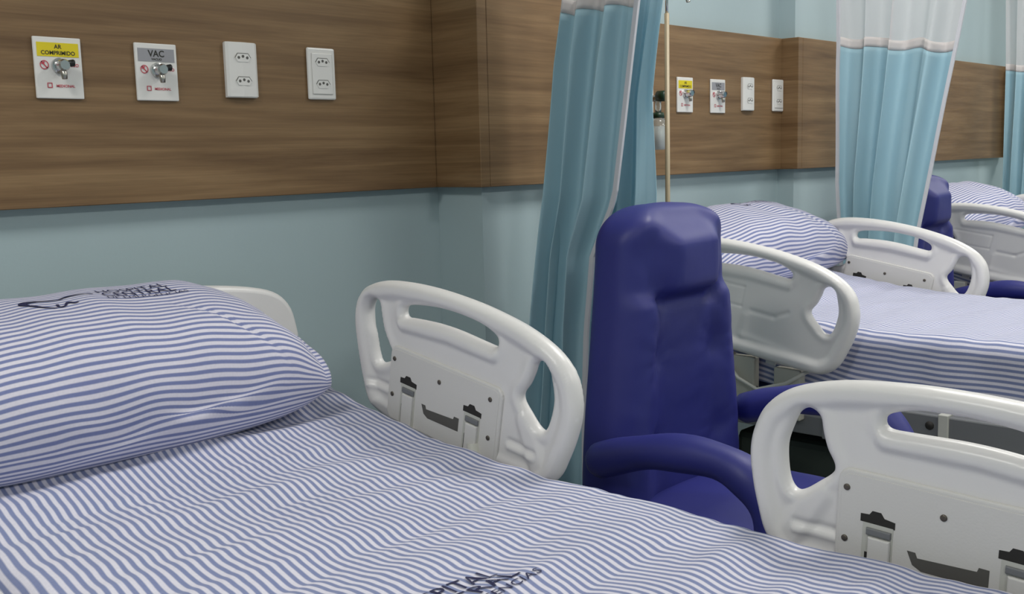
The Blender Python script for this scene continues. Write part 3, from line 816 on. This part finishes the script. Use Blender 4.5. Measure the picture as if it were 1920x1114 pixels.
    return t
chair1 = make_chair()
chair2 = copy_tree(chair1); chair2.location = (4.10, -.495, 0)
chair2['label'] = 'dark blue high-back armchair half hidden by the curtain between the middle and farthest bed'

# ------------------------------------------------------------------ curtains
def curtain(label, x, L, Rr, zbot, zsplit, nf, amp, seed, thick_hem=True, ztop=2.52, hemside=(1,), zs_r=None, dipk=0, bulge=0):
    """hangs from a track perpendicular to the head wall; L and Rr are [(z, y)] edge lines, top to bottom"""
    t = empty('privacy_curtain', (x, (L[0][1]+Rr[0][1])/2, 0), label, 'curtain', 'privacy curtains')
    oy = t.location.y
    def edge(E, z): zs = [e[0] for e in E][::-1]; return float(np.interp(z, zs, [e[1] for e in E][::-1]))
    def P(s, z):
        a, b = edge(L, z), edge(Rr, z); yy = a+(b-a)*s
        ph = nf*2*PI*s+1.6*nz(s*3, z*.5, seed)+.9*nz(s*6, z*.9, seed+4)
        am = amp*(.55+.45*min(1, max(0, (2.2-z)/1.2)))*(.75+.9*abs(nz(s*4, z*.3, seed+2)))
        sh = math.sin(ph)+.30*math.sin(2*ph+.7)
        xx = am*sh+.010*nz(s*10, z*2.3, seed+6)+.02*nz(s*2, z*.8, seed+8)
        yy += am*.35*math.cos(ph)*min(1, s*8, (1-s)*8)
        return (xx, yy-oy, z)
    zs_r_ = zs_r if zs_r is not None else zsplit
    def zlim(s): return zsplit+(zs_r_-zsplit)*s+.006*math.sin(s*17+seed)
    NS = 200
    def sheet(nm, zt, zb, nzn, mat, off=0, th=None):
        V = []; 
        for i in range(NS+1):
            s = i/NS
            a, b = zt(s), zb(s)
            for j in range(nzn+1):
                z = a+(b-a)*j/nzn; p = P(s, z); V.append((p[0]+off, p[1], p[2]))
        o = np_mesh(nm, V, grid_faces(NS+1, nzn+1), mat, t)
        if th:
            md = o.modifiers.new('thickness', 'SOLIDIFY'); md.thickness = th; md.offset = 0
        return o
    sheet('cloth', zlim, lambda s: zbot+.01*math.sin(s*9), 70, MT['curtain'], th=.0015)
    sheet('header_band', lambda s: zlim(s)+.032, lambda s: zlim(s)-.002, 3, MT['band'], th=.003)
    sheet('mesh_header', lambda s: ztop, lambda s: zlim(s)+.030, 24, MT['mesh'])
    for hs in hemside:
        bm = bmesh.new(); pts = [P(hs, z) for z in np.linspace(ztop, zbot, 60)]
        prev = None
        for p in pts:
            a = bm.verts.new((p[0]-.004, p[1]-.005, p[2])); b = bm.verts.new((p[0]-.004, p[1]+.007, p[2])); c = bm.verts.new((p[0]+.004, p[1]+.007, p[2])); d = bm.verts.new((p[0]+.004, p[1]-.005, p[2]))
            cur = (a, b, c, d)
            if prev:
                for k in range(4): bm.faces.new((prev[k], prev[(k+1) % 4], cur[(k+1) % 4], cur[k]))
            prev = cur
        fin('hem', bm, MT['hem'], t)
    return t
def track(x, where):
    t = empty('curtain_track', (x, -1.2, CEIL), 'aluminium curtain track on the ceiling above '+where, 'track', 'ceiling curtain tracks')
    box('rail_bar', (-.012, .012, -1.1, 1.08, -.17, -.145), MT['alu'], t, bev=.003)
    for yy in (-1.0, 0, .95): tube('drop_rod', [(0, yy, -.145), (0, yy, 0)], .006, MT['alu'], t, 8)
ztop = 2.53
curtain('blue privacy curtain with a white hem hanging beside the near armchair, the nearest drape', 2.055,
        [(2.53, -.38), (1.60, -.300), (1.45, -.275), (1.13, -.250), (.78, -.205), (.50, -.170), (.1, -.155)],
        [(2.53, -.70), (1.60, -.545), (1.12, -.465), (.98, -.395), (.79, -.372), (.50, -.362), (.1, -.35)], .12, 1.575, 2.6, .030, 2.0, ztop=ztop)
curtain('plain blue curtain layer emerging behind the hemmed drape, above the near armchair', 2.135,
        [(2.53, -.50), (1.58, -.40), (1.12, -.34), (.5, -.30), (.1, -.28)],
        [(2.53, -.60), (1.62, -.550), (1.46, -.525), (1.36, -.510), (1.12, -.515), (.78, -.48), (.1, -.45)], .12, 1.66, 2.0, .014, 6.0, ztop=ztop, hemside=())
curtain('blue privacy curtain with white mesh top between the middle and farthest bed', 3.75,
        [(2.53, -.17), (1.61, -.205), (1.1, -.195), (.80, -.21), (.1, -.21)],
        [(2.53, -.80), (1.714, -.652), (1.566, -.627), (.915, -.509), (.1, -.42)], .12, 1.60, 3.6, .032, 9.0, ztop=ztop, hemside=(0, 1), zs_r=1.55)
curtain('blue curtain with mesh top at the right edge, beyond the farthest bed', 5.85,
        [(2.53, -.05), (1.61, -.085), (.96, -.090), (.1, -.09)], [(2.53, -.60), (1.6, -.50), (.9, -.42), (.1, -.40)], .12, 1.60, 6, .022, 14.0, ztop=ztop, hemside=(1,))
track(2.055, 'the hemmed curtain by the near armchair'); track(2.155, 'the plain curtain layer by the near armchair'); track(3.75, 'the curtain between middle and farthest bed'); track(5.85, 'the curtain at the right edge')

# ------------------------------------------------------------------ IV pole and flowmeter beside the second bed
t = empty('drip_stand', (2.43, -.35, 0), 'thin beige drip stand with hook, standing behind the near armchair', 'drip stand')
tube('pole', [(0, 0, .10), (0, 0, 1.60)], .0068, MT['pole'], t)
up_ = tube('upper_rod', [(0, 0, 1.60), (0, 0, 1.675)], .004, MT['chrome'], t)
for sx in (-1, 1):
    tube('hook', [(0, 0, 1.672), (sx*.05, 0, 1.674), (sx*.085, 0, 1.672), (sx*.090, 0, 1.650), (sx*.098, 0, 1.638), (sx*.108, 0, 1.640), (sx*.112, 0, 1.655)], .0026, MT['steel'], t, 8)
for k in range(5):
    a = 2*PI*k/5+.3; lg = tube('leg', [(0, 0, .12), (math.cos(a)*.11, math.sin(a)*.10, .06)], .010, MT['steel'], t, 8)
    tube('caster', [(math.cos(a)*.11-.008, math.sin(a)*.10, .028), (math.cos(a)*.11+.008, math.sin(a)*.10, .028)], .027, MT['black'], lg, 12)

t = empty('oxygen_flowmeter', (2.818, -.0003, 1.40), 'oxygen flowmeter with dark green knob and clear humidifier bottle beside the drip stand', 'flowmeter')
box('plate', (-.030, .030, -.006, 0, -.045, .045), MT['white'], t, bev=.002)
tube('body', [(0, -.004, .0), (0, -.05, .0)], .011, MT['chrome'], t)
tube('knob', [(0, -.045, .006), (0, -.075, .006), (0, -.078, .006)], [.017, .017, .012], MT['green'], t, 18)
tube('flow_tube', [(0, -.045, -.006), (0, -.045, -.045)], .010, MT['glass'], t)
tube('collar', [(0, -.045, -.045), (0, -.045, -.062)], [.018, .020], MT['green'], t, 18)
bm = bmesh.new(); add_tube(bm, [(0, -.045, -.062), (0, -.045, -.075), (0, -.045, -.155), (0, -.045, -.162)], [.018, .026, .026, .020], 20); fin('bottle', bm, MT['glass'], t, True)
bm = bmesh.new(); add_tube(bm, [(0, -.045, -.09), (0, -.045, -.157)], [.0235, .0235], 20); fin('label_sleeve', bm, MT['white'], t, True)
